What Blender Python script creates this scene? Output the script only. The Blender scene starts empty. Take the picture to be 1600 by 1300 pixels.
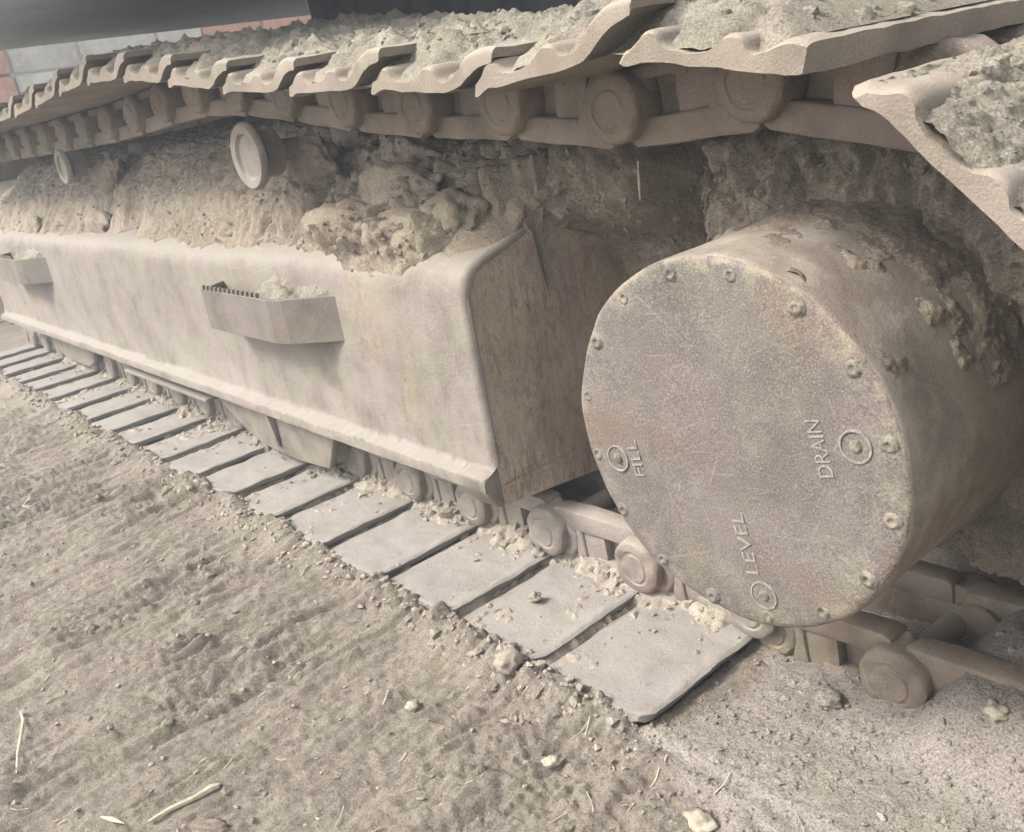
import bpy, bmesh, math, random
import numpy as np
from mathutils import Vector, Matrix

random.seed(7)
SC = bpy.context.scene
COL = SC.collection
R = math.radians

# ------------------------------------------------------------------ camera
CAM_POS = (0.648112, -0.609604, 0.720035)
RIGHT = Vector((0.6441327, 0.74741704, -0.16266786))
UP = Vector((-0.16317485, 0.3420327, 0.92541213))
FWD = Vector((-0.74730652, 0.5695449, -0.34227411))
cam = bpy.data.cameras.new('camera')
cam.sensor_width = 36.0
cam.lens = 36.0 * 1467.91 / 1600.0
cam.clip_start = 0.02
cam.clip_end = 400
co = bpy.data.objects.new('camera', cam)
COL.objects.link(co)
co.matrix_world = Matrix.Translation(CAM_POS) @ Matrix((RIGHT, UP, -FWD)).transposed().to_4x4()
SC.camera = co

# ------------------------------------------------------------------ light
SUN_DIR = Vector((-0.42, -0.72, 0.88)).normalized()        # towards the sun
EL = math.asin(SUN_DIR.z)
AZ = math.atan2(SUN_DIR.x, SUN_DIR.y)
world = bpy.data.worlds.new('World')
SC.world = world
world.use_nodes = True
wn, wl = world.node_tree.nodes, world.node_tree.links
wn.clear()
sky = wn.new('ShaderNodeTexSky')
sky.sky_type = 'NISHITA'
sky.sun_disc = False
sky.sun_elevation = EL
sky.sun_rotation = AZ
sky.dust_density = 3.0
hs = wn.new('ShaderNodeHueSaturation')
hs.inputs['Saturation'].default_value = 0.10
bg = wn.new('ShaderNodeBackground')
bg.inputs['Strength'].default_value = 0.15
wo = wn.new('ShaderNodeOutputWorld')
wl.new(sky.outputs[0], hs.inputs['Color'])
wl.new(hs.outputs[0], bg.inputs['Color'])
wl.new(bg.outputs[0], wo.inputs['Surface'])
sl = bpy.data.lights.new('sun', 'SUN')
sl.energy = 1.75
sl.angle = R(16)
sl.color = (1.0, 0.955, 0.89)
so = bpy.data.objects.new('sun', sl)
COL.objects.link(so)
so.rotation_euler = SUN_DIR.to_track_quat('Z', 'Y').to_euler()

SC.view_settings.view_transform = 'Standard'
SC.view_settings.look = 'None'
SC.view_settings.gamma = 1.0
SC.view_settings.use_curve_mapping = False
SC.view_settings.exposure = 1.78
SC.render.engine = 'CYCLES'
SC.cycles.use_denoising = True
SC.cycles.max_bounces = 8
SC.cycles.diffuse_bounces = 6

# ------------------------------------------------------------------ numpy noise
def _hash(i, j, k, s):
    h = (i * 374761393 + j * 668265263 + k * 2147483647 + s * 1274126177) & 0xFFFFFFFF
    h = ((h ^ (h >> 13)) * 1274126177) & 0xFFFFFFFF
    h = ((h ^ (h >> 16)) * 2246822519) & 0xFFFFFFFF
    return (h ^ (h >> 15)) & 0xFFFFFF

def vnoise(x, y, z, s=0):
    """gradient noise, about -1..1"""
    x, y, z = np.broadcast_arrays(np.asarray(x, float), np.asarray(y, float), np.asarray(z, float))
    i, j, k = np.floor(x).astype(np.int64), np.floor(y).astype(np.int64), np.floor(z).astype(np.int64)
    fx, fy, fz = x - i, y - j, z - k
    wx, wy, wz = [f * f * f * (f * (f * 6 - 15) + 10) for f in (fx, fy, fz)]
    r = 0
    for a in (0, 1):
        for b in (0, 1):
            for c in (0, 1):
                h = _hash(i + a, j + b, k + c, s)
                g = ((h & 255) - 127.5) * (fx - a) + (((h >> 8) & 255) - 127.5) * (fy - b) + (((h >> 16) & 255) - 127.5) * (fz - c)
                r = r + g * ((wx if a else 1 - wx) * (wy if b else 1 - wy) * (wz if c else 1 - wz))
    return r * (1.75 / 127.5)

def fbm(x, y, z, octv=4, s=0, gain=0.5, billow=False):
    r, a = 0, 1.0
    for o in range(octv):
        n = vnoise(x * 2 ** o + 17.31 * o + 0.37, y * 2 ** o - 9.17 * o + 0.61, z * 2 ** o + 3.73 * o + 0.43, s + o)
        r = r + a * (np.abs(n) * 2 - 0.6 if billow else n)
        a *= gain
        x, y = x * 0.8 - y * 0.6, x * 0.6 + y * 0.8          # turn each octave so that no lattice shows
    return r

def sstep(a, b, x):
    t = np.clip((np.asarray(x, float) - a) / (b - a), 0, 1)
    return t * t * (3 - 2 * t)

def bump2(x, y, cx, cy, rx, ry):
    return np.exp(-(((x - cx) / rx) ** 2 + ((y - cy) / ry) ** 2))

# ------------------------------------------------------------------ objects
def prop(o, label=None, cat=None, group=None, kind=None):
    if label: o['label'] = label
    if cat: o['category'] = cat
    if group: o['group'] = group
    if kind: o['kind'] = kind
    return o

def empty(name, loc=(0, 0, 0)):
    o = bpy.data.objects.new(name, None)
    o.empty_display_size = 0.05
    o.location = loc
    COL.objects.link(o)
    return o

def finish(name, me, mats, parent=None, smooth=40):
    for m in (mats if isinstance(mats, (list, tuple)) else [mats]):
        me.materials.append(m)
    if smooth is not None:
        me.shade_smooth()
        if smooth < 180:
            me.set_sharp_from_angle(angle=R(smooth))
    o = bpy.data.objects.new(name, me)
    COL.objects.link(o)
    if parent is not None:
        o.parent = parent
    return o

def mesh_np(name, V, F):
    me = bpy.data.meshes.new(name)
    me.from_pydata(np.asarray(V).tolist(), [], F if isinstance(F, list) else F.tolist())
    me.update()
    return me

def grid_mesh(name, P):
    """P: (n, m, 3) array of points"""
    n, m, _ = P.shape
    idx = np.arange(n * m).reshape(n, m)
    F = np.stack([idx[:-1, :-1], idx[1:, :-1], idx[1:, 1:], idx[:-1, 1:]], -1).reshape(-1, 4)
    me = bpy.data.meshes.new(name)
    nv, nf = n * m, len(F)
    me.vertices.add(nv)
    me.vertices.foreach_set('co', P.reshape(-1).astype(np.float32))
    me.loops.add(nf * 4)
    me.loops.foreach_set('vertex_index', F.reshape(-1).astype(np.int32))
    me.polygons.add(nf)
    me.polygons.foreach_set('loop_start', np.arange(0, nf * 4, 4, dtype=np.int32))
    me.update(calc_edges=True)
    me.validate()
    return me

class MB:
    """collects closed solids into one bmesh"""
    def __init__(self):
        self.bm = bmesh.new()

    def _add(self, V, F, bevel=0, seg=2, M=None):
        t = bmesh.new()
        vs = [t.verts.new(v) for v in V]
        for f in F:
            try: t.faces.new([vs[i] for i in f])
            except ValueError: pass
        bmesh.ops.recalc_face_normals(t, faces=t.faces)
        if bevel:
            es = [e for e in t.edges if len(e.link_faces) == 2 and e.calc_face_angle(0) > 0.5]
            bmesh.ops.bevel(t, geom=es, offset=bevel, segments=seg, profile=0.5, affect='EDGES', clamp_overlap=True)
        if M is not None:
            bmesh.ops.transform(t, matrix=M, verts=t.verts)
        me = bpy.data.meshes.new('tmp')
        t.to_mesh(me); t.free()
        self.bm.from_mesh(me)
        bpy.data.meshes.remove(me)
        return self

    def box(self, lo, hi, bevel=0, M=None, seg=2):
        x0, y0, z0 = lo; x1, y1, z1 = hi
        V = [(x0, y0, z0), (x1, y0, z0), (x1, y1, z0), (x0, y1, z0), (x0, y0, z1), (x1, y0, z1), (x1, y1, z1), (x0, y1, z1)]
        F = [(0, 3, 2, 1), (4, 5, 6, 7), (0, 1, 5, 4), (1, 2, 6, 5), (2, 3, 7, 6), (3, 0, 4, 7)]
        return self._add(V, F, bevel, seg, M)

    def prism(self, poly, a, b, axis='y', bevel=0, M=None, seg=2):
        """poly in the two other axes (x,z for y; y,z for x; x,y for z)"""
        n = len(poly)
        def pt(p, t):
            return {'y': (p[0], t, p[1]), 'x': (t, p[0], p[1]), 'z': (p[0], p[1], t)}[axis]
        V = [pt(p, a) for p in poly] + [pt(p, b) for p in poly]
        F = [tuple(range(n)), tuple(range(2 * n - 1, n - 1, -1))] + [(i, (i + 1) % n, n + (i + 1) % n, n + i) for i in range(n)]
        return self._add(V, F, bevel, seg, M)

    def lathe(self, prof, c, axis='y', n=32, M=None):
        """prof: list of (radius, t along axis); closed at both ends"""
        V, F = [], []
        for r, t in prof:
            for k in range(n):
                a = 2 * math.pi * k / n
                p, q = r * math.cos(a), r * math.sin(a)
                V.append({'y': (c[0] + p, c[1] + t, c[2] + q), 'x': (c[0] + t, c[1] + p, c[2] + q), 'z': (c[0] + p, c[1] + q, c[2] + t)}[axis])
        m = len(prof)
        for i in range(m - 1):
            for k in range(n):
                F.append((i * n + k, i * n + (k + 1) % n, (i + 1) * n + (k + 1) % n, (i + 1) * n + k))
        F.append(tuple(range(n))); F.append(tuple((m - 1) * n + k for k in range(n - 1, -1, -1)))
        return self._add(V, F, 0, 2, M)

    def tube(self, pts, rads, n=6):
        V, F = [], []
        P = [Vector(p) for p in pts]
        for i, p in enumerate(P):
            d = (P[min(i + 1, len(P) - 1)] - P[max(i - 1, 0)]).normalized()
            a = d.orthogonal().normalized(); b = d.cross(a)
            r = rads[i] if isinstance(rads, (list, tuple)) else rads
            for k in range(n):
                t = 2 * math.pi * k / n
                V.append(tuple(p + a * r * math.cos(t) + b * r * math.sin(t)))
        m = len(P)
        for i in range(m - 1):
            for k in range(n):
                F.append((i * n + k, i * n + (k + 1) % n, (i + 1) * n + (k + 1) % n, (i + 1) * n + k))
        F.append(tuple(range(n))); F.append(tuple((m - 1) * n + k for k in range(n - 1, -1, -1)))
        return self._add(V, F)

    def mesh(self, name):
        me = bpy.data.meshes.new(name)
        self.bm.to_mesh(me); self.bm.free()
        return me

    def build(self, name, mats, parent=None, smooth=40):
        return finish(name, self.mesh(name), mats, parent, smooth)

def roughen(me, amp, freq, s=0, octv=3):
    """push a mesh's points along their normals by noise"""
    n = len(me.vertices)
    co = np.empty(n * 3); me.vertices.foreach_get('co', co); co = co.reshape(-1, 3)
    no = np.empty(n * 3, np.float32); me.vertices.foreach_get('normal', no); no = no.reshape(-1, 3)
    h = fbm(co[:, 0] * freq, co[:, 1] * freq, co[:, 2] * freq, octv, s)
    co = co + no * (amp * h)[:, None]
    me.vertices.foreach_set('co', co.reshape(-1)); me.update()

# ------------------------------------------------------------------ materials
ALB = 0.70

class NT:
    def __init__(self, name):
        self.m = bpy.data.materials.new(name)
        self.m.use_nodes = True
        self.nt = self.m.node_tree
        self.b = self.nt.nodes['Principled BSDF']
        self.pos = self.nt.nodes.new('ShaderNodeNewGeometry')
        self.P = self.pos.outputs['Position']

    def link(self, a, b): self.nt.links.new(a, b)

    def mapped(self, scale=(1, 1, 1), rot=(0, 0, 0), loc=(0, 0, 0)):
        n = self.nt.nodes.new('ShaderNodeMapping')
        n.inputs['Scale'].default_value = scale
        n.inputs['Rotation'].default_value = rot
        n.inputs['Location'].default_value = loc
        self.link(self.P, n.inputs['Vector'])
        return n.outputs[0]

    def noise(self, scale, detail=4, rough=0.6, vec=None, dist=0.0):
        n = self.nt.nodes.new('ShaderNodeTexNoise')
        n.inputs['Scale'].default_value = scale
        n.inputs['Detail'].default_value = detail
        n.inputs['Roughness'].default_value = rough
        n.inputs['Distortion'].default_value = dist
        self.link(vec if vec is not None else self.P, n.inputs['Vector'])
        return n.outputs[0]

    def ramp(self, fac, a, b, ca=0.0, cb=1.0):
        n = self.nt.nodes.new('ShaderNodeMapRange')
        n.interpolation_type = 'SMOOTHSTEP'
        n.inputs['From Min'].default_value = a
        n.inputs['From Max'].default_value = b
        n.inputs['To Min'].default_value = ca
        n.inputs['To Max'].default_value = cb
        self.link(fac, n.inputs['Value'])
        return n.outputs[0]

    def mix(self, fac, a, b, mode='MIX'):
        n = self.nt.nodes.new('ShaderNodeMix')
        n.data_type = 'RGBA'; n.blend_type = mode
        for sock, val in ((n.inputs[0], fac), (n.inputs[6], a), (n.inputs[7], b)):
            if isinstance(val, (int, float)): sock.default_value = val
            elif isinstance(val, tuple): sock.default_value = (*val, 1)
            else: self.link(val, sock)
        return n.outputs[2]

    def math(self, op, a, b=0.0):
        n = self.nt.nodes.new('ShaderNodeMath'); n.operation = op
        for s, val in zip(n.inputs, (a, b)):
            if isinstance(val, (int, float)): s.default_value = val
            else: self.link(val, s)
        return n.outputs[0]

    def bump(self, h, dist, strength=1.0, prev=None):
        n = self.nt.nodes.new('ShaderNodeBump')
        n.inputs['Distance'].default_value = dist
        n.inputs['Strength'].default_value = strength
        self.link(h, n.inputs['Height'])
        if prev is not None: self.link(prev, n.inputs['Normal'])
        return n.outputs[0]

    def done(self, col, rough=0.9, nrm=None, spec=0.25, metal=0.0):
        col = self.mix(1.0, col, (ALB, ALB * 0.982, ALB * 0.965), 'MULTIPLY')      # one exposure for all base colours
        if isinstance(col, tuple): self.b.inputs['Base Color'].default_value = (*col, 1)
        else: self.link(col, self.b.inputs['Base Color'])
        if isinstance(rough, float): self.b.inputs['Roughness'].default_value = rough
        else: self.link(rough, self.b.inputs['Roughness'])
        self.b.inputs['Specular IOR Level'].default_value = spec
        self.b.inputs['Metallic'].default_value = metal
        if nrm is not None: self.link(nrm, self.b.inputs['Normal'])
        return self.m

DUST = (0.41, 0.372, 0.328)

def earth(name, base, dark, light, speck=1.0, mott=6.0, bump=0.006, stretch=None):
    t = NT(name)
    v = t.mapped(*stretch) if stretch else None
    c = t.mix(t.ramp(t.noise(mott, 5, 0.65, v), 0.36, 0.64), dark, base)
    c = t.mix(t.ramp(t.noise(mott * 5, 5, 0.7, v), 0.45, 0.72, 0, 0.7), c, light)
    hue = t.noise(9, 2, 0.5, t.mapped(loc=(3, 7, 1)))
    c = t.mix(t.ramp(hue, 0.5, 0.64, 0, 0.24), c, (base[0] * 0.98, base[1] * 1.02, base[2] * 0.78))
    c = t.mix(t.ramp(hue, 0.5, 0.36, 0, 0.22), c, (base[0] * 1.04, base[1] * 0.90, base[2] * 0.92))
    g = t.noise(420, 3, 0.75)
    c = t.mix(t.ramp(g, 0.50, 0.66, 0, 0.60 * speck), c, (0.56, 0.51, 0.44))
    c = t.mix(t.ramp(g, 0.47, 0.33, 0, 0.70 * speck), c, (dark[0] * 0.45, dark[1] * 0.45, dark[2] * 0.45))
    g2 = t.noise(150, 4, 0.7, t.mapped(loc=(2, 8, 4)))
    c = t.mix(t.ramp(g2, 0.45, 0.34, 0, 0.45 * speck), c, (dark[0] * 0.5, dark[1] * 0.5, dark[2] * 0.5))
    n = t.bump(t.noise(60, 6, 0.7, v), bump, 0.9)
    n = t.bump(t.noise(260, 5, 0.8), bump * 0.5, 1.0, n)
    return t.done(c, 0.95, n, 0.12)

def steel(name, base, dark, dust=DUST, dust_amt=0.6, rust=None, streak=0.0, speck=0.6, bump=0.002, rough=0.72, up=0.35, sand=0.5, patch=None):
    """worn painted or bare steel under a film of dust"""
    t = NT(name)
    c = t.mix(t.ramp(t.noise(7, 5, 0.65), 0.35, 0.65), dark, base)
    if rust:
        rr = t.noise(5, 5, 0.65, t.mapped(loc=(1.3, 4.4, 0.7)))
        c = t.mix(t.ramp(rr, 0.56, 0.70, 0, 0.8), c, rust)
    if streak:
        if streak > 0.5:
            s3 = t.noise(1.0, 5, 0.75, t.mapped(scale=(150, 150, 75), loc=(1, 5, 3)), 0.8)
            c = t.mix(t.ramp(s3, 0.40, 0.52, 0.7, 0), c, (dark[0] * 0.55, dark[1] * 0.50, dark[2] * 0.46))
        s = t.noise(1.0, 5, 0.7, t.mapped(scale=(34, 34, 5.0)), 2.2)
        c = t.mix(t.ramp(s, 0.38, 0.50, streak, 0), c, (dark[0] * 0.42, dark[1] * 0.38, dark[2] * 0.35))
        s2 = t.noise(1.0, 4, 0.7, t.mapped(scale=(90, 90, 9.0), loc=(5, 2, 0)), 0.8)
        c = t.mix(t.ramp(s2, 0.55, 0.70, 0, streak * 0.22), c, dust)
    if patch:
        q = t.nt.nodes.new('ShaderNodeVectorMath'); q.operation = 'DISTANCE'
        mp = t.mapped(scale=(1.0, 1, 0.55))
        t.link(mp, q.inputs[0]); q.inputs[1].default_value = (patch[0], patch[1], patch[2] * 0.55)
        pm = t.math('MULTIPLY', t.ramp(q.outputs['Value'], 0.01, 0.085, 1, 0), t.ramp(t.noise(55, 5, 0.75), 0.44, 0.60))
        c = t.mix(pm, c, (0.40, 0.24, 0.13))
    if patch:
        for k, (ang, lo) in enumerate(((12, 0.67), (-20, 0.68), (75, 0.69))):
            m = t.nt.nodes.new('ShaderNodeMapping'); m.inputs['Scale'].default_value = (5, 5, 240)
            t.link(t.mapped(rot=(0, R(ang), 0), loc=(k * 2.1, k, k * 1.3)), m.inputs['Vector'])
            sc = t.noise(1.0, 2, 0.5, m.outputs[0], 0.3)
            c = t.mix(t.ramp(sc, lo, lo + 0.05, 0, 0.35), c, (0.36, 0.32, 0.27))
        bl = t.noise(3.2, 6, 0.7, t.mapped(scale=(1, 1, 0.8), loc=(4, 3, 2)))
        c = t.mix(t.ramp(bl, 0.42, 0.33, 0, 0.5), c, (0.16, 0.13, 0.105))
    d = t.noise(11, 6, 0.7, t.mapped(loc=(9, 2, 5)))
    upz = t.nt.nodes.new('ShaderNodeSeparateXYZ')
    t.link(t.pos.outputs['Normal'], upz.inputs[0])
    du = t.math('ADD', t.ramp(d, 0.30, 0.68, 0, dust_amt), t.ramp(upz.outputs[2], 0.25, 0.9, 0, up))
    c = t.mix(t.math('MINIMUM', du, 1.0), c, dust)
    hue = t.noise(8, 2, 0.5, t.mapped(loc=(3, 7, 1)))
    c = t.mix(t.ramp(hue, 0.5, 0.64, 0, 0.09), c, (0.40, 0.42, 0.26))
    c = t.mix(t.ramp(hue, 0.5, 0.38, 0, 0.12), c, (0.40, 0.32, 0.34))
    g = t.noise(500, 3, 0.8)
    pm_ = t.ramp(t.noise(14, 4, 0.6, t.mapped(loc=(7, 7, 2))), 0.40, 0.62, 0.15, 0.75)
    c = t.mix(t.math('MULTIPLY', pm_, t.ramp(g, 0.50, 0.65, 0, 0.5 * speck)), c, (0.52, 0.47, 0.40))
    c = t.mix(t.math('MULTIPLY', pm_, t.ramp(g, 0.48, 0.34, 0, 0.6 * speck)), c, (dark[0] * 0.5, dark[1] * 0.5, dark[2] * 0.5))
    n = t.bump(t.noise(35, 6, 0.7), bump, 0.7)
    n = t.bump(t.noise(420, 4, 0.75), bump * 0.5, sand, n)
    return t.done(c, rough, n, 0.3)

def drum_steel(name, base, dark, scratch, rim=False):
    t = NT(name)
    c = t.mix(t.ramp(t.noise(9, 6, 0.7), 0.33, 0.66), dark, base)
    c = t.mix(t.ramp(t.noise(26, 6, 0.75, t.mapped(loc=(3, 1, 2))), 0.52, 0.72, 0, 0.6), c, (0.27, 0.245, 0.215))
    hue = t.noise(11, 2, 0.5, t.mapped(loc=(3, 7, 1)))
    c = t.mix(t.ramp(hue, 0.5, 0.62, 0, 0.26), c, (0.22, 0.21, 0.135))
    c = t.mix(t.ramp(hue, 0.5, 0.40, 0, 0.26), c, (0.21, 0.155, 0.15))
    for k, (ang, lo) in enumerate(((25, 0.685), (68, 0.69), (-38, 0.685), (-72, 0.70), (8, 0.70))):
        vec = t.mapped(scale=(1, 1, 1), rot=(0, R(ang), 0), loc=(k * 3.1, k, k * 1.7))
        m = t.nt.nodes.new('ShaderNodeMapping')
        m.inputs['Scale'].default_value = (10, 10, 420)
        t.link(vec, m.inputs['Vector'])
        s = t.noise(1.0, 2, 0.5, m.outputs[0], 0.25)
        c = t.mix(t.ramp(s, lo, lo + 0.05, 0, scratch), c, (0.36, 0.33, 0.29))
    rr_ = t.noise(7, 5, 0.65, t.mapped(loc=(2.2, 5.1, 8.4)))
    c = t.mix(t.ramp(rr_, 0.50, 0.64, 0, 0.55), c, (0.185, 0.128, 0.095))
    if rim:                                               # the rim is rubbed bare and dusty
        q = t.nt.nodes.new('ShaderNodeVectorMath'); q.operation = 'DISTANCE'
        t.link(t.mapped(scale=(1, 0, 1)), q.inputs[0]); q.inputs[1].default_value = (0.1192, 0, 0.3559)
        wn_ = t.noise(38, 5, 0.75, t.mapped(loc=(6, 1, 3)))
        c = t.mix(t.math('MULTIPLY', t.ramp(q.outputs['Value'], 0.150, 0.176, 0, 0.7), t.ramp(wn_, 0.48, 0.62)), c, (0.27, 0.24, 0.165))
        c = t.mix(t.math('MULTIPLY', t.ramp(q.outputs['Value'], 0.1795, 0.1850, 0, 0.75), t.ramp(wn_, 0.42, 0.58)), c, (0.34, 0.27, 0.20))
    g = t.noise(520, 3, 0.8)
    c = t.mix(t.ramp(g, 0.50, 0.66, 0, 0.5), c, (0.34, 0.31, 0.275))
    c = t.mix(t.ramp(g, 0.48, 0.35, 0, 0.55), c, (dark[0] * 0.5, dark[1] * 0.5, dark[2] * 0.5))
    n = t.bump(t.noise(30, 6, 0.75), 0.0025, 0.8)
    n = t.bump(t.noise(420, 4, 0.75), 0.0012, 0.5, n)
    return t.done(c, 0.7, n, 0.3)

def flat(name, col, var=0.25, rough=0.85, scale=60, bump=0.001):
    t = NT(name)
    c = t.mix(t.ramp(t.noise(scale, 5, 0.7), 0.3, 0.7), tuple(x * (1 - var) for x in col), tuple(min(1, x * (1 + var)) for x in col))
    return t.done(c, rough, t.bump(t.noise(scale * 3, 4, 0.7), bump, 0.7), 0.2)

M = {}
M['ground'] = earth('dry_earth', (0.47, 0.408, 0.335), (0.345, 0.296, 0.238), (0.55, 0.49, 0.41), 1.1, 7, 0.011,
                    ((2.4, 0.6, 1.0), (0, 0, R(-8)), (0, 0, 0)))
M['mud'] = earth('packed_mud', (0.41, 0.345, 0.268), (0.255, 0.205, 0.155), (0.50, 0.435, 0.345), 0.8, 8, 0.007)
M['end_mud'] = earth('rusty_mud', (0.43, 0.355, 0.28), (0.29, 0.225, 0.17), (0.50, 0.43, 0.345), 0.8, 9, 0.007)
M['moss_dirt'] = earth('sandy_dirt', (0.40, 0.362, 0.290), (0.28, 0.250, 0.198), (0.50, 0.46, 0.38), 1.0, 10, 0.007)
M['clod'] = earth('clod', (0.40, 0.352, 0.292), (0.29, 0.252, 0.206), (0.48, 0.435, 0.37), 0.7, 14, 0.003)
M['fine_dust'] = earth('fine_dust', (0.42, 0.378, 0.335), (0.335, 0.30, 0.262), (0.48, 0.44, 0.392), 1.5, 9, 0.007)
M['shoe'] = steel('shoe_steel', (0.36, 0.325, 0.293), (0.22, 0.195, 0.175), (0.36, 0.33, 0.30), 0.9, (0.28, 0.20, 0.14), speck=1.0, bump=0.004, up=0.25, sand=0.9)
M['link'] = steel('link_steel', (0.24, 0.205, 0.175), (0.14, 0.115, 0.098), (0.36, 0.32, 0.27), 0.6, (0.24, 0.135, 0.08), speck=0.7, bump=0.004, up=0.5)
M['shoe_top'] = steel('brown_shoe_steel', (0.255, 0.208, 0.162), (0.165, 0.132, 0.104), (0.34, 0.29, 0.225), 0.55, (0.28, 0.17, 0.10), speck=0.8, bump=0.003, up=0.7, sand=0.9)
M['link_dark'] = steel('dark_link_steel', (0.25, 0.192, 0.143), (0.11, 0.083, 0.064), (0.36, 0.29, 0.225), 0.5, (0.20, 0.105, 0.055), speck=0.8, bump=0.005, up=0.3)  # darker, browner and less dusty than the lower links
M['frame'] = steel('frame_steel', (0.218, 0.184, 0.152), (0.150, 0.125, 0.103), (0.275, 0.245, 0.207), 0.75, (0.27, 0.19, 0.13), streak=0.30, speck=0.9, bump=0.0034, up=0.9, patch=(-0.665, 0.129, 0.40))
M['step'] = steel('step_steel', (0.150, 0.124, 0.102), (0.10, 0.082, 0.068), (0.20, 0.172, 0.143), 0.6, (0.20, 0.125, 0.08), speck=0.8, bump=0.003, up=0.9)  # steel darkened to hold the shade on the footholds
M['end'] = steel('rusty_end_steel', (0.60, 0.475, 0.37), (0.36, 0.265, 0.195), (0.60, 0.51, 0.41), 0.55, (0.34, 0.18, 0.10), streak=0.62, speck=1.0, bump=0.004)
M['drum'] = drum_steel('cover_steel', (0.172, 0.149, 0.131), (0.112, 0.096, 0.085), 0.40, True)
M['drum_side'] = drum_steel('cover_side_steel', (0.47, 0.415, 0.345), (0.22, 0.188, 0.15), 0.12)  # lighter than the face colour, filling the shade on the drum side
M['mark'] = flat('raised_casting', (0.29, 0.262, 0.225), 0.35, 0.7, 200)
M['boltdust'] = flat('dust_filled_bolt', (0.20, 0.176, 0.138), 0.5, 0.9, 120, 0.002)
M['roller'] = steel('roller_steel', (0.25, 0.215, 0.175), (0.15, 0.125, 0.105), (0.37, 0.325, 0.265), 0.6, None, speck=0.5)
M['shadepaint'] = steel('shaded_dark_paint', (0.030, 0.033, 0.042), (0.020, 0.022, 0.030), (0.06, 0.06, 0.065), 0.3, None, speck=0.1, bump=0.001, up=0.1)  # near-black colour carries the shade beneath the platform
M['veiled_grey_paint'] = steel('veiled_grey_paint', (0.47, 0.55, 0.66), (0.37, 0.43, 0.52), (0.50, 0.55, 0.61), 0.4, None, streak=0.0, speck=0.1, bump=0.001)  # bluish lightened colour carries the lens veil over the platform
M['plaster'] = earth('old_plaster', (0.60, 0.585, 0.55), (0.45, 0.43, 0.395), (0.70, 0.69, 0.66), 0.25, 5, 0.004)
M['brick'] = earth('red_brick', (0.55, 0.31, 0.225), (0.44, 0.23, 0.16), (0.64, 0.46, 0.37), 0.35, 9, 0.004)
M['mortar'] = earth('mortar', (0.48, 0.455, 0.42), (0.34, 0.32, 0.29), (0.58, 0.56, 0.52), 0.4, 9, 0.004)
M['straw'] = flat('dry_straw', (0.50, 0.455, 0.35), 0.25, 0.8, 90)
M['palestone'] = flat('pale_stone', (0.40, 0.355, 0.28), 0.22, 0.9, 70, 0.002)
M['wood'] = flat('pale_wood', (0.50, 0.44, 0.34), 0.25, 0.85, 80, 0.002)
M['leaf'] = flat('dry_leaf', (0.36, 0.35, 0.24), 0.25, 0.8, 60)

# ================================================================== ground
def axis_lines(a, b, step, far_lo, far_hi, grow=1.25):
    c = list(np.arange(a, b, step))
    s, lo = step, [a]
    while lo[-1] > far_lo:
        s *= grow; lo.append(lo[-1] - s)
    s, hi = step, [c[-1]]
    while hi[-1] < far_hi:
        s *= grow; hi.append(hi[-1] + s)
    return np.array(lo[:0:-1] + c + hi[1:])

def ground_h(X, Y):
    # combed by the digging: long lumps across the track
    a = R(8)
    U, W = X * math.cos(a) - Y * math.sin(a), X * math.sin(a) + Y * math.cos(a)
    left = sstep(0.25, -0.6, X)
    U = U + 0.02 * vnoise(X * 5, Y * 5, 9.0, 2)
    def comb(fu, fw, n, seed, billow=False):
        r_, a_ = 0, 1.0
        for q in range(n):
            v_ = vnoise(U * fu * 2 ** q + 5.3 * q + 0.2 * vnoise(U * fu * 2 ** q * 0.7, W * fw * 2 ** q * 0.7, 3.3, seed + 50), W * fw * 1.8 ** q - 2.9 * q, 0.47 + 1.7 * q, seed + q)
            r_ = r_ + a_ * (np.abs(v_) * 2 - 0.6 if billow else v_)
            a_ *= 0.58
        return r_
    rough = 0.35 + 0.65 * sstep(-0.25, 0.35, fbm(X * 3.2, Y * 3.2, 1.3, 3, 61))
    h = 0.010 * comb(7, 2.4, 3, 3)
    h += 0.0125 * comb(38, 4.6, 4, 11, True) * (0.30 + 0.70 * left) * (0.25 + 0.75 * rough)
    h += 0.0035 * fbm(X * 70, Y * 60, 2.0, 3, 23, 0.65, billow=True) * rough
    h += 0.0050 * fbm(X * 30, Y * 30, 4.0, 3, 27, 0.6, billow=True) * (1 - 0.6 * left)
    h -= 0.022 + 0.016 * sstep(-0.05, -0.5, Y)
    h += 0.014 * bump2(X, Y, -0.9, -0.42, 0.10, 0.05)
    # spoil pressed against the outer ends of the shoes
    n1 = fbm(X * 9, Y * 9, 5.0, 3, 31)
    h += (0.020 + 0.006 * sstep(-0.7, -0.2, X) + 0.011 * n1) * np.exp(-((Y + 0.008) / 0.04) ** 2) * (1 - sstep(-0.05, 0.02, X))
    # under the shoes, well below the plates
    under = sstep(0.004, 0.03, Y) * (1 - sstep(-0.020, -0.008, X)) * (1 - sstep(0.62, 0.68, Y))
    h = h * (1 - under) + under * (-0.055)
    # right end: dust covers the shoes that curve up to the sprocket
    cov = sstep(-0.020, -0.006, X) * sstep(-0.06, 0.01, Y)
    fine = 0.0016 * fbm(X * 60, Y * 60, 7.0, 3, 41, 0.65, billow=True) + 0.003 * fbm(X * 12, Y * 12, 1, 2, 43)
    tgt = -0.0135 + fine + 0.022 * sstep(0.10, 0.30, Y) * sstep(0.05, 0.25, X) + 0.060 * sstep(0.10, 0.20, Y) * sstep(0.205, 0.275, X) - 0.0055 * np.exp(-((Y + 0.006) / 0.010) ** 2)
    h = h * (1 - cov) + cov * tgt
    h = h * np.clip(1.15 - 0.05 * np.hypot(X, Y), 0.3, 1)
    return h

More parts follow.
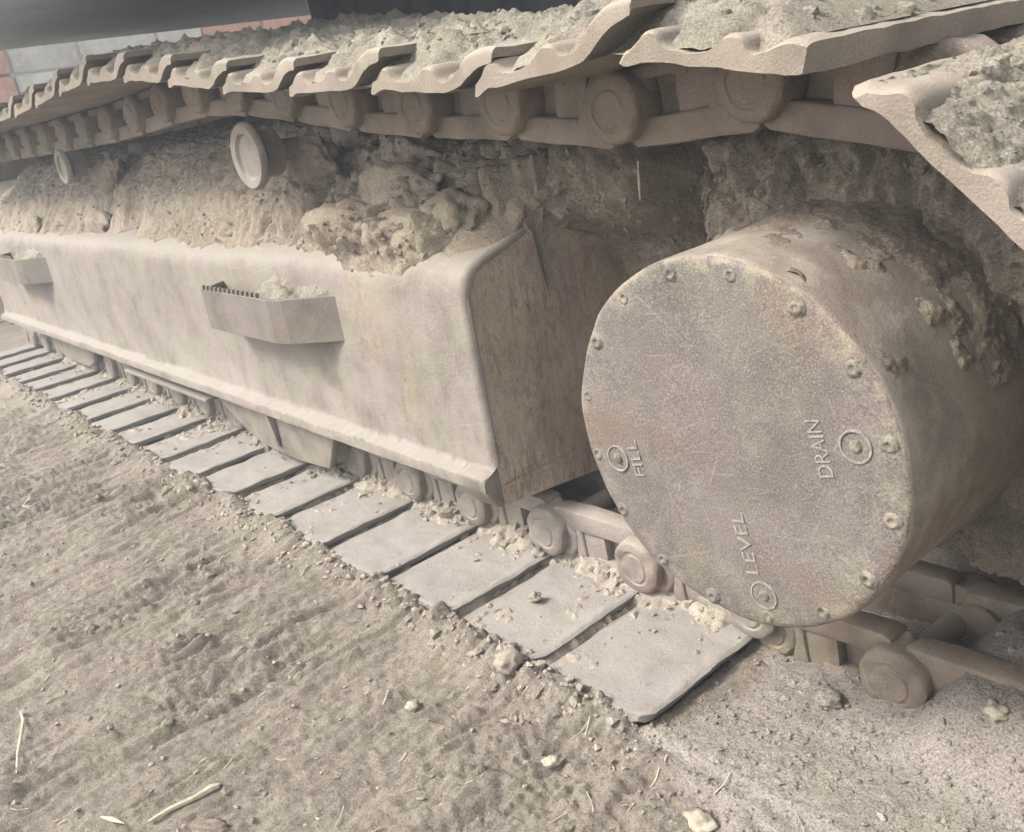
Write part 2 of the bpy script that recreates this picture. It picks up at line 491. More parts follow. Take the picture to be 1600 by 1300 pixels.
gx = axis_lines(-2.4, 0.60, 0.0040, -70, 70, 1.12)
gy = axis_lines(-0.66, 0.40, 0.0040, -70, 70, 1.12)
GX, GY = np.meshgrid(gx, gy, indexing='ij')
GZ = ground_h(GX, GY)
gm = grid_mesh('ground', np.stack([GX, GY, GZ], -1))
cxy = ((GX[:-1, :-1] + GX[1:, 1:]) / 2, (GY[:-1, :-1] + GY[1:, 1:]) / 2)
dusty = (cxy[0] + 0.10 * fbm(cxy[0] * 9, cxy[1] * 9, 0, 3, 201) > 0.02 - np.clip(cxy[1], -1, 0.0) * 1.4) & (cxy[1] > -0.5) & (cxy[1] < 3) & (cxy[0] < 2)
gm.polygons.foreach_set('material_index', dusty.reshape(-1).astype(np.int32))
g = finish('ground', gm, [M['ground'], M['fine_dust']], None, 180)
prop(g, 'dry lumpy grey brown earth in front of the track', None, None, 'structure')

def gz(x, y): return float(ground_h(np.array([x]), np.array([y]))[0])

# ================================================================== excavator
exc = empty('excavator', (-1.3, 1.2, 0))
prop(exc, 'dusty crawler excavator undercarriage with round hub cover and steel track', 'excavator')
OFF = Matrix.Translation((1.3, -1.2, 0))

def own(o, parent=exc):
    """children of the excavator keep world coordinates in their meshes"""
    o.parent = parent
    o.matrix_parent_inverse = OFF if parent is exc else Matrix.Identity(4)
    return o

# ---- track frame ------------------------------------------------------------
XE, XB = -0.384, -3.35
sec = [(0.105, 0.150), (0.105, 0.166), (0.108, 0.170), (0.124, 0.176), (0.129, 0.185), (0.129, 0.32), (0.129, 0.438), (0.132, 0.452), (0.139, 0.466),
       (0.152, 0.478), (0.172, 0.487), (0.22, 0.498), (0.33, 0.535), (0.42, 0.55), (0.47, 0.53), (0.48, 0.48), (0.48, 0.150)]
xs = np.concatenate([np.linspace(XB, -1.2, 300), np.linspace(-1.196, XE - 0.013, 230), XE - 0.012 + 0.012 * np.sin(np.linspace(0, math.pi / 2, 8))])
P = np.zeros((len(xs), len(sec) + 1, 3))
for j, (y, z) in enumerate(sec + sec[:1]):
    P[:, j, 0] = xs
    n = fbm(xs * 3.0, j * 0.35, 0.4, 3, 61)
    P[:, j, 1] = y + 0.0022 * n * (1 if j < 10 else 0)
    P[:, j, 2] = z + (0.0020 * fbm(xs * 14, j * 0.2, 2, 2, 63) + 0.0016 * fbm(xs * 75, j * 0.9, 2, 3, 65, 0.6)) * (1 if 0 < j < 5 else 0.2)
P[:, -1] = P[:, 0]
rr = 0.012
for i, x in enumerate(xs):              # round the near vertical corner
    e = x - (XE - rr)
    if e > 0:
        f = rr - math.sqrt(max(rr * rr - e * e, 0))
        P[i, 4:15, 1] += f * np.clip((0.19 - P[i, 4:15, 1]) / 0.06, 0, 1)
        P[i, 5:15, 2] -= f * np.clip((P[i, 5:15, 2] - 0.42) / 0.05, 0, 1)
frame = own(finish('track_frame', grid_mesh('track_frame', P), M['frame'], None, 50))

# end plate closing the frame box towards the hub cover, rust streaked
ep = [(0.134, 0.118), (0.1355, 0.22), (0.1355, 0.33), (0.1355, 0.432), (0.1395, 0.449), (0.147, 0.461), (0.159, 0.4715), (0.178, 0.480), (0.22, 0.4895), (0.33, 0.523), (0.45, 0.542), (0.50, 0.50), (0.50, 0.085), (0.33, 0.096)]
yy_, vv_ = np.meshgrid(np.linspace(0.165, 0.52, 130), np.linspace(0, 1, 120), indexing='ij')
zt_ = np.interp(yy_, [0.16, 0.18, 0.24, 0.30, 0.36, 0.46], [0.487, 0.502, 0.548, 0.596, 0.636, 0.670]) + 0.010 * fbm(yy_ * 20, 0, 4, 3, 509)
zz_ = 0.36 + (zt_ - 0.36) * vv_
zb_ = 0.500 - 0.60 * np.clip(yy_ - 0.27, 0, 1) - 0.10 * np.clip(0.27 - yy_, 0, 1) + 0.020 * fbm(yy_ * 18, zz_ * 6, 0, 3, 501)
tk_ = sstep(0.0, 0.11, zz_ - zb_) * sstep(0.155, 0.235, yy_ + 0.015 * fbm(zz_ * 14, 0, 3, 2, 507))
xx_ = -0.390 + 0.050 * tk_ + (0.014 * fbm(yy_ * 16, zz_ * 14, 1, 4, 503, 0.6) + 0.005 * fbm(yy_ * 60, zz_ * 60, 2, 3, 505, 0.6, True)) * (0.10 + tk_)
xx_ = xx_ - 0.075 * sstep(0.72, 1.0, vv_) ** 1.5
END_MUD = np.stack([xx_, yy_, zz_], -1)
mb = MB().prism(ep, -0.405, -0.3848, 'x', 0.001, seg=1)
endp = own(mb.build('end_plate', M['end'], None), frame)
o = own(finish('packed_mud', grid_mesh('end_mud', END_MUD), M['end_mud'], None, 180))
o['kind'] = 'stuff'
endp['label'] = 'brown rust streaked end plate of the frame'
# corner gusset where plate and flange meet
own(MB().prism([(0.104, 0.150), (0.104, 0.172), (0.140, 0.182), (0.140, 0.118), (0.126, 0.116)], -0.440, -0.3840, 'x', 0.006).build('corner_gusset', M['frame'], None), frame)
# loose strip hanging below the flange
own(MB().box((-2.03, 0.118, 0.112), (-1.46, 0.16, 0.120), 0.002).build('wear_strip', M['frame'], None), frame)

# footholds
def foothold(xa, xb, seed):
    z0, z1, yf, yw = 0.338, 0.418, 0.070, 0.134
    w = xb - xa
    path = [(xa - 0.03, yw), (xa, yf), (xa + w * 0.68, yf - 0.004), (xa + w * 0.76, yf + 0.006), (xb, yw)]
    t = 0.007
    outer = path
    inner = [(xa - 0.03 + t, yw), (xa + t, yf + t), (xa + w * 0.68, yf + t), (xa + w * 0.75, yf + t + 0.006), (xb - t, yw)]
    poly = outer + inner[::-1]
    m = MB()
    m.prism(poly, z0, z1, 'z', 0.0015)
    m.prism([(xa - 0.025, yw), (xa + 0.004, yf + 0.004), (xa + w * 0.68, yf), (xa + w * 0.76, yf + 0.009), (xb - 0.004, yw)], z0 + 0.004, z0 + 0.012, 'z')
    f = own(m.build('foothold', M['step'], None, 8), frame)
    k, x = 0, xa + 0.008                # saw teeth along the upper edge
    tm = MB()
    while x < xa + w * 0.58:
        tm.prism([(x, z1 - 0.002), (x + 0.011, z1 - 0.002), (x + 0.009, z1 + 0.008), (x + 0.002, z1 + 0.008)], yf - 0.001, yf + 0.006, 'y', 0.001)
        x += 0.0195
    tt = own(tm.build('foothold_teeth', M['step'], None), frame)
    tt['kind'] = 'stuff'
    # dirt lying in the step
    n, mm = 90, 16
    U, V = np.meshgrid(np.linspace(xa - 0.015, xb - 0.005, n), np.linspace(0, 1, mm), indexing='ij')
    Y = yf + 0.008 + (yw + 0.004 - yf - 0.008) * V
    lim = 1 - sstep(0.74, 1.0, (U - xa) / w)
    Y = np.maximum(Y, yw + 0.004 - (yw - yf - 0.008) * np.where(U > xa + w * .72, lim, 1))
    hp = sstep(0.22, 0.50, (U - xa) / w)
    Z = z1 - 0.050 + 0.036 * hp + (0.030 * hp + 0.006) * V + 0.012 * fbm(U * 18, Y * 25, 1, 3, seed) + 0.004 * fbm(U * 70, Y * 70, 1, 2, seed + 4, .6, True)
    o = own(finish('foothold_dirt', grid_mesh('fd', np.stack([U, Y, Z], -1)), M['moss_dirt'], None, 180), frame)
    o['kind'] = 'stuff'
foothold(-1.17, -0.735, 71)
foothold(-2.93, -2.50, 75)

# ---- mud packed on the sloping top of the frame ------------------------------
nx, nv = 760, 100
U, V = np.meshgrid(np.linspace(-3.3, -0.376, nx), np.linspace(0, 1, nv), indexing='ij')
edge = 0.160 + 0.022 * fbm(U * 5, 0, 0, 4, 81) + 0.012 * fbm(U * 24, 0, 3, 3, 83)
edge = edge + 0.10 * sstep(-0.52, -0.38, U) - 0.026 * np.exp(-((U + 0.62) / 0.10) ** 2)        # bare plate next to the end plate
edge = np.clip(edge, 0.131, 0.30)
Y = edge + (0.46 - edge) * V
base = np.interp(Y, [0.129, 0.133, 0.139, 0.152, 0.172, 0.22, 0.33, 0.42, 0.5], [0.43, 0.452, 0.466, 0.478, 0.487, 0.498, 0.535, 0.55, 0.54])
tgt = np.interp(Y, [0.13, 0.15, 0.18, 0.24, 0.30, 0.36, 0.46], [0.448, 0.482, 0.505, 0.552, 0.600, 0.640, 0.675]) + 0.035 * sstep(-0.5, -1.3, U)
fade = sstep(0.0, 0.10, V)
tgt = base + (tgt - base) * sstep(0.0, 0.22, V)
lump = np.exp(-((U + 0.66) / 0.20) ** 2 - ((Y - 0.19) / 0.07) ** 2)
calm = 0.45 + 0.55 * sstep(-1.15, -0.85, U)
H = 0.004 + 0.024 * calm * fbm(U * 9, Y * 9, 0.5, 4, 85, 0.55) * fade
H += 0.025 * calm * fbm(U * 14 + 0.5 * Y, Y * 15, 0.9, 4, 87, 0.6, True) * fade * (0.5 + 1.3 * lump)
H += 0.046 * lump * fade
H += 0.0032 * fbm(U * 48, Y * 60, 0.5, 3, 91, 0.65, True) * fade
H -= 0.012 * (1 - sstep(0, 0.03, V))
Yp = Y - 0.62 * H
base = tgt + 0.30 * H + 0.5 * H * (1 - lump)
base = base - 0.16 * sstep(-0.3865, -0.376, U) * sstep(0.0, 0.1, V) * (0.6 + 0.5 * vnoise(Y * 30, 0, 0, 3))
H = 0
FRAME_MUD = np.stack([U, Yp, base - 0.003], -1)
o = own(finish('packed_mud', grid_mesh('frame_mud', FRAME_MUD), M['mud'], None, 180))
prop(o, None, None, None, 'stuff')

def clod_heap(spots, mat, seed, parent=None):
    VV, FF, off = [], [], 0
    bm = bmesh.new(); bmesh.ops.create_icosphere(bm, subdivisions=4, radius=1.0)
    V0 = np.array([v.co[:] for v in bm.verts]); F = np.array([[v.index for v in f.verts] for f in bm.faces]); bm.free()
    for q, (x, y, z, rx, ry, rz) in enumerate(spots):
        k = seed + q * 3.7
        h = 1 + 0.26 * fbm(V0[:, 0] * 1.1 + k, V0[:, 1] * 1.1, V0[:, 2] * 1.1, 3, seed) + 0.10 * fbm(V0[:, 0] * 2.8 + k, V0[:, 1] * 2.8, V0[:, 2] * 2.8, 5, seed + 9, 0.66)
        h = h + 0.024 * fbm(V0[:, 0] * 11 + k, V0[:, 1] * 11, V0[:, 2] * 11, 3, seed + 5, 0.6, True)
        VV.append(V0 * h[:, None] * np.array([rx * 0.95, ry * 0.72, rz * 0.80]) + np.array([x, y + 0.010, z - 0.004])); FF.append(F + off); off += len(V0)
    o = own(finish('packed_mud', mesh_np('clods', np.concatenate(VV), np.concatenate(FF)), mat, None, 180))
    o['kind'] = 'stuff'
    return np.concatenate(VV)
rng = np.random.default_rng(77)
spots = [(-0.79, 0.190, 0.520, 0.100, 0.050, 0.055), (-0.61, 0.180, 0.505, 0.115, 0.055, 0.060), (-0.66, 0.235, 0.570, 0.120, 0.055, 0.050), (-0.50, 0.215, 0.535, 0.070, 0.050, 0.050),
         (-0.565, 0.140, 0.455, 0.032, 0.024, 0.022), (-0.625, 0.142, 0.458, 0.040, 0.024, 0.02), (-1.25, 0.19, 0.51, 0.08, 0.035, 0.035), (-2.1, 0.19, 0.51, 0.10, 0.035, 0.05),
         (-2.45, 0.19, 0.50, 0.09, 0.04, 0.05), (-2.7, 0.17, 0.49, 0.09, 0.04, 0.05), (-0.95, 0.245, 0.625, 0.085, 0.045, 0.06), (-2.09, 0.25, 0.64, 0.09, 0.05, 0.06)]
clod_heap(spots, M['mud'], 401)

# ---- mud between frame, sprocket and hub cover --------------------------------
nx, nz = 330, 210
U, V = np.meshgrid(np.linspace(-0.386, 0.47, nx), np.linspace(0.03, 0.70, nz), indexing='ij')
D = 0.272 + 0.12 * sstep(0.60, 0.66, V)
D -= 0.075 * sstep(0.60, 0.46, V) * np.exp(-((U - 0.06) / 0.17) ** 2)            # lies on top of the cover
n1 = 0.022 * fbm(V * 14, U * 4, 0, 3, 101)
rec = sstep(-0.045, -0.105, U + 0.45 * (V - 0.56) + n1)
D += 0.16 * rec - 0.125 * rec * sstep(-0.195, -0.245, U + 0.02 * fbm(V * 12, 3, 0, 2, 111)) * sstep(0.44, 0.53, V)                                                                   # dark recess beside the frame
D -= 0.085 * np.exp(-((U + 0.118 + 0.45 * (V - 0.56)) / 0.020) ** 2) * sstep(0.60, 0.55, V) * sstep(0.40, 0.46, V)         # slab standing in the recess
D -= 0.045 * sstep(0.24, 0.42, U) * sstep(0.60, 0.50, V)
W = (U + 0.5 * V)                                                                # sheets leaning to the right
D += 0.012 * fbm(U * 10 - V * 6, V * 7, 1, 4, 103) + 0.018 * fbm(W * 18, (V - .5 * U) * 6, 2, 4, 105, 0.6, True)
D += 0.0030 * fbm(U * 75, V * 75, 3, 3, 107, 0.65, True)
D += 0.28 * sstep(0.285, 0.335, np.hypot(U - 0.1192, V - 0.3559)) * sstep(0.10, 0.22, U)      # stays inside the turn of the chain
D += 0.20 * sstep(0.17, 0.09, V + 0.02 * fbm(U * 12, 0, 0, 2, 109))
HUB_MUD = np.stack([U, D, V], -1)
o = own(finish('packed_mud', grid_mesh('hub_mud', HUB_MUD), M['mud'], None, 180))
prop(o, None, None, None, 'stuff')
# thin stick caught in the recess
own(MB().tube([(-0.165, 0.27, 0.590), (-0.172, 0.275, 0.565), (-0.178, 0.28, 0.540)], [0.0014, 0.0018, 0.0014], 6).build('stick', M['wood'], None))

# ---- final drive cover ---------------------------------------------------------
DC = (0.1192, 0.029, 0.3559); DR = 0.1865
n_ang = 128
prof = [(0.02, 0.0), (0.06, 0.0002), (0.10, 0.0), (0.14, 0.0003), (0.165, 0.0003), (0.178, 0.0006), (0.1825, 0.0016), (0.1850, 0.0042), (0.1860, 0.009),
        (0.1862, 0.03), (0.1862, 0.06), (0.1865, 0.09), (0.187, 0.12), (0.1875, 0.15), (0.188, 0.18), (0.189, 0.20), (0.190, 0.235), (0.186, 0.25)]
m = MB().lathe(prof, DC, 'y', n_ang)
me = m.mesh('final_drive_cover')
roughen(me, 0.0016, 14, 5)
drum = own(finish('final_drive_cover', me, [M['drum'], M['drum_side']], None, 35))
for p_ in me.polygons:
    if p_.normal.y > -0.55: p_.material_index = 1

def on_face(a, r): return (DC[0] + r * math.cos(a), DC[1], DC[2] + r * math.sin(a))
bolt_me = None
for k in range(16):
    a = R(13 + 22.5 * k)
    x, y, z = on_face(a, 0.1725)
    b = MB()
    b.lathe([(0.0026, -0.0006), (0.0030, -0.0014), (0.0058, -0.0014), (0.0066, -0.0002), (0.0084, 0.0002), (0.0094, 0.0010), (0.0094, 0.006)], (0, 0, 0), 'y', 14)
    me = b.mesh('bolt')
    roughen(me, 0.0009, 150, k * 3, 3)
    o = finish('bolt', me, M['boltdust'] if k in (0, 1, 2, 3, 12, 13, 14, 15) else M['drum'], None, 180)
    o.location = (x, y, z)
    own(o, drum)

def plug(c):
    b = MB()
    n = 40
    b.lathe([(0.0128, 0.006), (0.0132, -0.0014), (0.0148, -0.0014), (0.0154, 0.006)], (c[0], DC[1], c[1]), 'y', n)
    own(b.build('plug_ring', M['mark'], None, 60), drum)
    b = MB()
    b.lathe([(0.0020, -0.0022), (0.0045, -0.0022), (0.0055, -0.0010), (0.0062, 0.001)], (c[0], DC[1], c[1]), 'y', 18)
    own(b.build('plug', M['boltdust'], None, 60), drum)
for c in ((0.2595, 0.3885), (0.1560, 0.2105), (-0.0190, 0.3180)):
    plug(c)

def lettering(txt, x, z0, z1, cap=0.0150):
    cu = bpy.data.curves.new('txt', 'FONT')
    cu.body = txt
    cu.size = cap / 0.70
    cu.extrude = 0.0006
    cu.offset = -0.0003
    cu.bevel_depth = 0.0002
    t = bpy.data.objects.new('txt', cu)
    COL.objects.link(t)
    bpy.context.view_layer.update()
    dg = bpy.context.evaluated_depsgraph_get()
    me = bpy.data.meshes.new_from_object(t.evaluated_get(dg))
    bpy.data.objects.remove(t)
    n = len(me.vertices)
    cc = np.empty(n * 3); me.vertices.foreach_get('co', cc); cc = cc.reshape(-1, 3)
    w = cc[:, 0].max() - cc[:, 0].min()
    k_ = (z1 - z0) / w
    L = (cc[:, 0] - cc[:, 0].min()) * k_                 # along the text: upwards on the cover
    ca, sa = math.cos(R(13)), math.sin(R(13))
    out = np.stack([x - L * sa - cc[:, 1] * ca, DC[1] - 0.0004 - cc[:, 2], z0 + L * ca - cc[:, 1] * sa], 1)
    me.vertices.foreach_set('co', out.reshape(-1)); me.update()
    me.materials.clear()
    o = finish('lettering', me, M['mark'], None, None)
    own(o, drum)
lettering('DRAIN', 0.2390, 0.356, 0.408)
lettering('LEVEL', 0.1530, 0.233, 0.297)
lettering('FILL', 0.0190, 0.306, 0.346)

# sprocket behind the cover, clogged
m = MB()
nt = 21
poly = []
for k in range(nt):
    for f, r in ((0.0, 0.190), (0.3, 0.192), (0.42, 0.21), (0.62, 0.21), (0.75, 0.192)):
        a = 2 * math.pi * (k + f) / nt
        poly.append((DC[0] + r * math.cos(a), DC[2] + r * math.sin(a)))
m.prism(poly, 0.292, 0.318, 'y')
own(m.build('sprocket', M['link'], None))

# ---- track chain ----------------------------------------------------------------
def chaikin(pts, it=1):
    for _ in range(it):
        q = [pts[0]]
        for a, b in zip(pts[:-1], pts[1:]):
            q.append((a[0] * .75 + b[0] * .25, a[1] * .75 + b[1] * .25)); q.append((a[0] * .25 + b[0] * .75, a[1] * .25 + b[1] * .75))
        q.append(pts[-1]); pts = q
    return pts
INNER = [(0.0, -0.0045), (0.008, -0.006), (0.022, -0.001), (0.06, 0.0), (0.15, 0.0), (0.172, 0.004), (0.188, 0.018), (0.205, 0.030), (0.228, 0.034)]
OUTER = [(0.230, 0.043), (0.205, 0.044), (0.182, 0.036), (0.168, 0.018), (0.155, 0.012), (0.138, 0.013), (0.130, 0.034), (0.115, 0.036), (0.104, 0.016), (0.09, 0.011), (0.068, 0.011),
         (0.055, 0.016), (0.047, 0.034), (0.034, 0.033), (0.020, 0.013), (0.006, 0.008)]
IN_FLAT = [(0.0, -0.0045), (0.008, -0.006), (0.022, -0.001), (0.06, 0.0), (0.12, 0.0), (0.170, 0.001), (0.184, 0.002)]
IN_BOT = [(0.0, -0.0030), (0.006, -0.0062), (0.018, -0.0030), (0.04, 0.0), (0.15, 0.0), (0.182, 0.001), (0.192, 0.008), (0.202, 0.024), (0.222, 0.034)]
OUT_FLAT = [(0.186, 0.024), (0.168, 0.026), (0.15, 0.018), (0.138, 0.014), (0.130, 0.034), (0.115, 0.036), (0.104, 0.016), (0.09, 0.011), (0.068, 0.011),
            (0.055, 0.016), (0.047, 0.034), (0.034, 0.033), (0.020, 0.012), (0.006, 0.005)]

def shoe_mesh(seed, flat_end=False, width=0.6, wear=1.0, ny=40, inner=None, low=0.62):
    a = chaikin(IN_FLAT if flat_end else (inner or INNER), 2)
    b = chaikin([(u, v if v < 0.012 or u > 0.16 else 0.012 + (v - 0.012) * low) for u, v in (OUT_FLAT if flat_end else OUTER)], 2)
    ring = np.array(a + b)
    n = len(ring)
    ys = np.concatenate([[0, 0.0025, 0.006], np.linspace(0.015, width - 0.015, ny), [width - 0.006, width - 0.0025, width]])
    cen = ring.mean(0)
    V = []
    for i, y in enumerate(ys):
        e = min(y, width - y)
        sh = 1 - 0.16 * (1 - min(1, e / 0.006)) ** 2
        # rounded corner of the lip
        lip = 0.012 * (1 - min(1, e / 0.018)) ** 2
        r = ring.copy()
        r[:, 1] = r[:, 1].mean() * 0 + 0.006 + (r[:, 1] - 0.006) * sh
        r[:, 0] = r[:, 0] + lip * np.clip(1 - r[:, 0] / 0.05, 0, 1)
        nz = fbm(r[:, 0] * 45 + seed * 3.1, np.full(n, y * 22.0), r[:, 1] * 45, 3, seed)
        r[:, 1] += 0.0016 * wear * nz
        r[:, 0] += 0.0014 * wear * fbm(np.full(n, y * 16.0 + seed), r[:, 1] * 5, 0, 3, seed + 40) * np.clip(1 - r[:, 0] / 0.06, 0, 1)
        V.append(np.stack([r[:, 0], np.full(n, y), r[:, 1]], 1))
    V = np.concatenate(V)
    F = []
    for i in range(len(ys) - 1):
        for k in range(n):
            F.append((i * n + k, i * n + (k + 1) % n, (i + 1) * n + (k + 1) % n, (i + 1) * n + k))
    na = len(a)                                           # side faces: strips between inner and outer contour
    for base, flip in ((0, False), ((len(ys) - 1) * n, True)):
        ia, ib = 0, n - 1
        while ib - ia > 1:                                # zip the two contours together
            du = V[base + ia + 1][0] if ia + 1 < na else 9
            dv = V[base + ib - 1][0] if ib - 1 >= na else 9
            if ia + 1 < ib and (du <= dv or ib - 1 < na) and ia + 1 < na:
                t = (base + ia, base + ia + 1, base + ib); ia += 1
            else:
                t = (base + ia, base + ib - 1, base + ib); ib -= 1
            F.append(t[::-1] if not flip else t)
    me = mesh_np('track_shoe', V, F)
    bm = bmesh.new(); bm.from_mesh(me)
    bmesh.ops.recalc_face_normals(bm, faces=bm.faces)
    bm.to_mesh(me); bm.free()
    return me

def link_mesh(seed):
    """one link of the rail: u along the chain from pin to pin, v negative towards the rollers"""
    m = MB()
    w = 0.034
    m.prism([(0.004, -0.060), (0.006, -0.088), (0.016, -0.092), (0.174, -0.092), (0.184, -0.087), (0.186, -0.060)], 0.0, w, 'y', 0.004)          # rail
    m.prism([(0.0, -0.006), (0.0, -0.062), (0.040, -0.0625), (0.040, -0.0055)], 0.005, w - 0.001, 'y', 0.003)                                 # body before the window
    m.prism([(0.078, -0.005), (0.080, -0.0625), (0.19, -0.063), (0.192, -0.0045)], 0.006, w - 0.0015, 'y', 0.003)                              # body behind it
    m.prism([(0.015, -0.0035), (0.015, -0.020), (0.10, -0.022), (0.10, -0.003)], 0.003, w, 'y', 0.004)                                         # foot
    m.prism([(0.118, -0.008), (0.124, -0.066), (0.136, -0.066), (0.140, -0.008)], 0.0005, w - 0.003, 'y', 0.004)                               # rib
    m.box((0.03, 0.024, -0.070), (0.09, 0.032, -0.008))                                                                                       # back of the window
    for u, y0, y1, r in ((0.0, -0.020, w - 0.004, 0.041), (0.166, -0.003, w + 0.010, 0.034)):
        m.lathe([(r * 0.20, y0 + 0.0005), (r * 0.48, y0), (r * 0.53, y0 + 0.0018), (r * 0.60, y0 + 0.0018), (r * 0.65, y0 + 0.0002), (r * 0.86, y0 + 0.0010), (r * 0.96, y0 + 0.004), (r, y0 + 0.010), (r, y1 - 0.003), (r * 0.93, y1)],
                (u, 0, -0.044), 'y', 28)
    me = m.mesh('track_link')
    bm = bmesh.new(); bm.from_mesh(me)
    bmesh.ops.subdivide_edges(bm, edges=[e for e in bm.edges if e.calc_length() > 0.03], cuts=2, use_grid_fill=True)
    bm.to_mesh(me); bm.free()
    roughen(me, 0.0026, 42, seed, 3)
    return me

def frame_matrix(ax, az, bx, bz, y=0.0):
    """u axis from a to b in the xz plane, v axis outward (to the left of travel seen from -Y: up for +x)"""
    d = Vector((bx - ax, 0, bz - az)).normalized()
    v = Vector((-d.z, 0, d.x))
    return Matrix(((d.x, 0, v.x, ax), (0, 1, 0, y), (d.z, 0, v.z, az), (0, 0, 0, 1)))

top_tips = [(0.066, 0.7135), (-0.133, 0.703), (-0.318, 0.724), (-0.508, 0.737), (-0.700, 0.758), (-0.888, 0.786), (-1.072, 0.810), (-1.260, 0.8225), (-1.445, 0.818), (-1.633, 0.809),
            (-1.822, 0.803), (-2.012, 0.801), (-2.20, 0.80), (-2.39, 0.80), (-2.58, 0.80), (-2.77, 0.80), (-2.96, 0.80), (-3.15, 0.80), (-3.34, 0.797)]
path = [((0.248, 0.6815), (0.066, 0.7135))] + [(top_tips[i], top_tips[i + 1]) for i in range(len(top_tips) - 1)]
SH = [shoe_mesh(s) for s in (1, 2, 3, 4, 5, 6)]
SH_FLAT = shoe_mesh(9, True)
SH_TURN = shoe_mesh(10, True, low=0.5)
LK = link_mesh(1)

poses = []          # (matrix, shoe mesh)
for i in range(len(top_tips)):
    ax, az = top_tips[i]
    bx, bz = (0.2485, 0.6800) if i == 0 else top_tips[i - 1]
    poses.append((frame_matrix(ax, az, bx, bz), SH_FLAT if i == 0 else SH[i % 6], i))
# the turn around the sprocket
WR = 0.354
wrap = []
wrap = [(0.281, 0.6745), (0.402, 0.556), (0.474, 0.375), (0.490, 0.187), (0.38, -0.020)]
for i, ((ax, az), (bx, bz)) in enumerate(zip(wrap[:-1], wrap[1:])):
    poses.append((frame_matrix(ax, az, bx, bz), SH_TURN if i < 2 else SH[(i + 2) % 6], 100 + i))
# the idler turn, far end
IC, IR = (-3.52, 0.40), 0.398
for i, a in enumerate(range(118, 262, 29)):
    a1 = a - 29
    poses.append((frame_matrix(IC[0] + IR * math.cos(R(a)), IC[1] + IR * math.sin(R(a)), IC[0] + IR * math.cos(R(a1)), IC[1] + IR * math.sin(R(a1))), SH[i % 6], 200 + i))
# bottom run: seen from inside, lip towards +x
random.seed(11)
bot = []
SHB = [shoe_mesh(30 + q, inner=IN_BOT) for q in range(5)]
for k in range(-2, 19):
    x = -0.19 * k
    z = 0.0 + random.uniform(-0.0015, 0.0015)
    if k < 0: z = -0.024
    poses.append((frame_matrix(x, z, x - 0.19, (-0.024 if k < 0 else 0) - 0.007 + random.uniform(-0.002, 0.002)), SHB[k % 5] if k > 7 else shoe_mesh(20 + k, wear=1.3, ny=70, inner=IN_BOT), 300 + k))

PIN = MB().lathe([(0.014, 0.02), (0.016, 0.022), (0.016, 0.150), (0.014, 0.152)], (0, 0.215, -0.042), 'y', 12).mesh('track_pin')
PIN.materials.append(M['link']); PIN.shade_smooth(); PIN.set_sharp_from_angle(angle=R(40))

first = set()
for Mx, me, tag in poses:
    if me.name not in first:
        o = finish('track_shoe', me, M['shoe'], None, 38); first.add(me.name)
    else:
        o = bpy.data.objects.new('track_shoe', me); COL.objects.link(o)
    own(o)
    o.material_slots[0].link = 'OBJECT'
    o.material_slots[0].material = M['shoe'] if tag >= 300 else M['shoe_top']
    o.matrix_basis = Mx
    o = bpy.data.objects.new('track_pin', PIN); COL.objects.link(o)
    own(o); o.matrix_basis = Mx
lk_done = False
for Mx, me, tag in poses:
    for yy, flip in ((0.214, False), (0.352, True)):
        if not lk_done:
            o = finish('track_link', LK, M['link'], None, 38); lk_done = True
        else:
            o = bpy.data.objects.new('track_link', LK); COL.objects.link(o)
        o.material_slots[0].link = 'OBJECT'
        o.material_slots[0].material = M['link'] if tag >= 300 else M['link_dark']
        own(o)
        L = Matrix.Translation((0, yy + (0.034 if flip else 0), 0)) @ (Matrix.Diagonal((1, -1, 1, 1)) if flip else Matrix.Identity(4))
        o.matrix_basis = Mx @ L

# ---- dirt lying on the top run ---------------------------------------------------
tx = np.array([0.30, 0.248] + [t[0] for t in top_tips])[::-1]
tz = np.array([0.655, 0.683] + [t[1] for t in top_tips])[::-1]
nx, ny = 900, 130
U, V = np.meshgrid(np.linspace(-3.3, 0.2435, nx), np.linspace(0.004, 0.605, ny) , indexing='ij')
zc = np.interp(U, tx, tz)
tips = np.array([t[0] for t in top_tips])
phase = np.array([min((u - t) for t in tips if u - t > -1e-6) if (u > tips.min()) else 0.1 for u in U[:, 0]])[:, None]
edge_in = 0.002 + 0.008 * (fbm(U * 30, 0, 1, 2, 121) + 0.6)
ins = sstep(0, 0.05, V - edge_in)
valley = 0.015 + 0.014 * sstep(0.050, 0.075, phase) * (1 - sstep(0.105, 0.12, phase)) + 0.008 * sstep(0.135, 0.15, phase)
lipg = sstep(0.035, 0.055, phase) * (1 - sstep(0.16, 0.175, phase))                # nothing lies on the lip nor under the hook
h_near = 1.12 * valley * (0.75 + 0.25 * ins) * lipg + (1 - lipg) * 0.0
mound = 0.047 + 0.009 * fbm(U * 6, V * 6, 0, 3, 123) + 0.045 * sstep(-0.25, 0.0, U) * sstep(0.05, 0.25, V) + 0.034 * sstep(-1.5, -2.1, U) * sstep(0.10, 0.45, V)
mound *= 1 - 0.75 * sstep(0.60, 0.56, V) * 0
inner = sstep(0.015, 0.075, V + 0.022 * fbm(U * 14, V * 6, 2, 3, 125))
Hh = h_near * (1 - inner) + mound * inner
Hh += (0.008 * fbm(U * 22, V * 26, 1, 4, 127, 0.6, True) + 0.003 * fbm(U * 80, V * 80, 1, 2, 129, 0.6, True)) * (0.25 * lipg + 0.75 * inner)
Hh -= 0.03 * sstep(0.585, 0.605, V) + 0.012 * (1 - sstep(0.0, 0.012, V - 0.004))
Hh = np.maximum(Hh, 0.004)
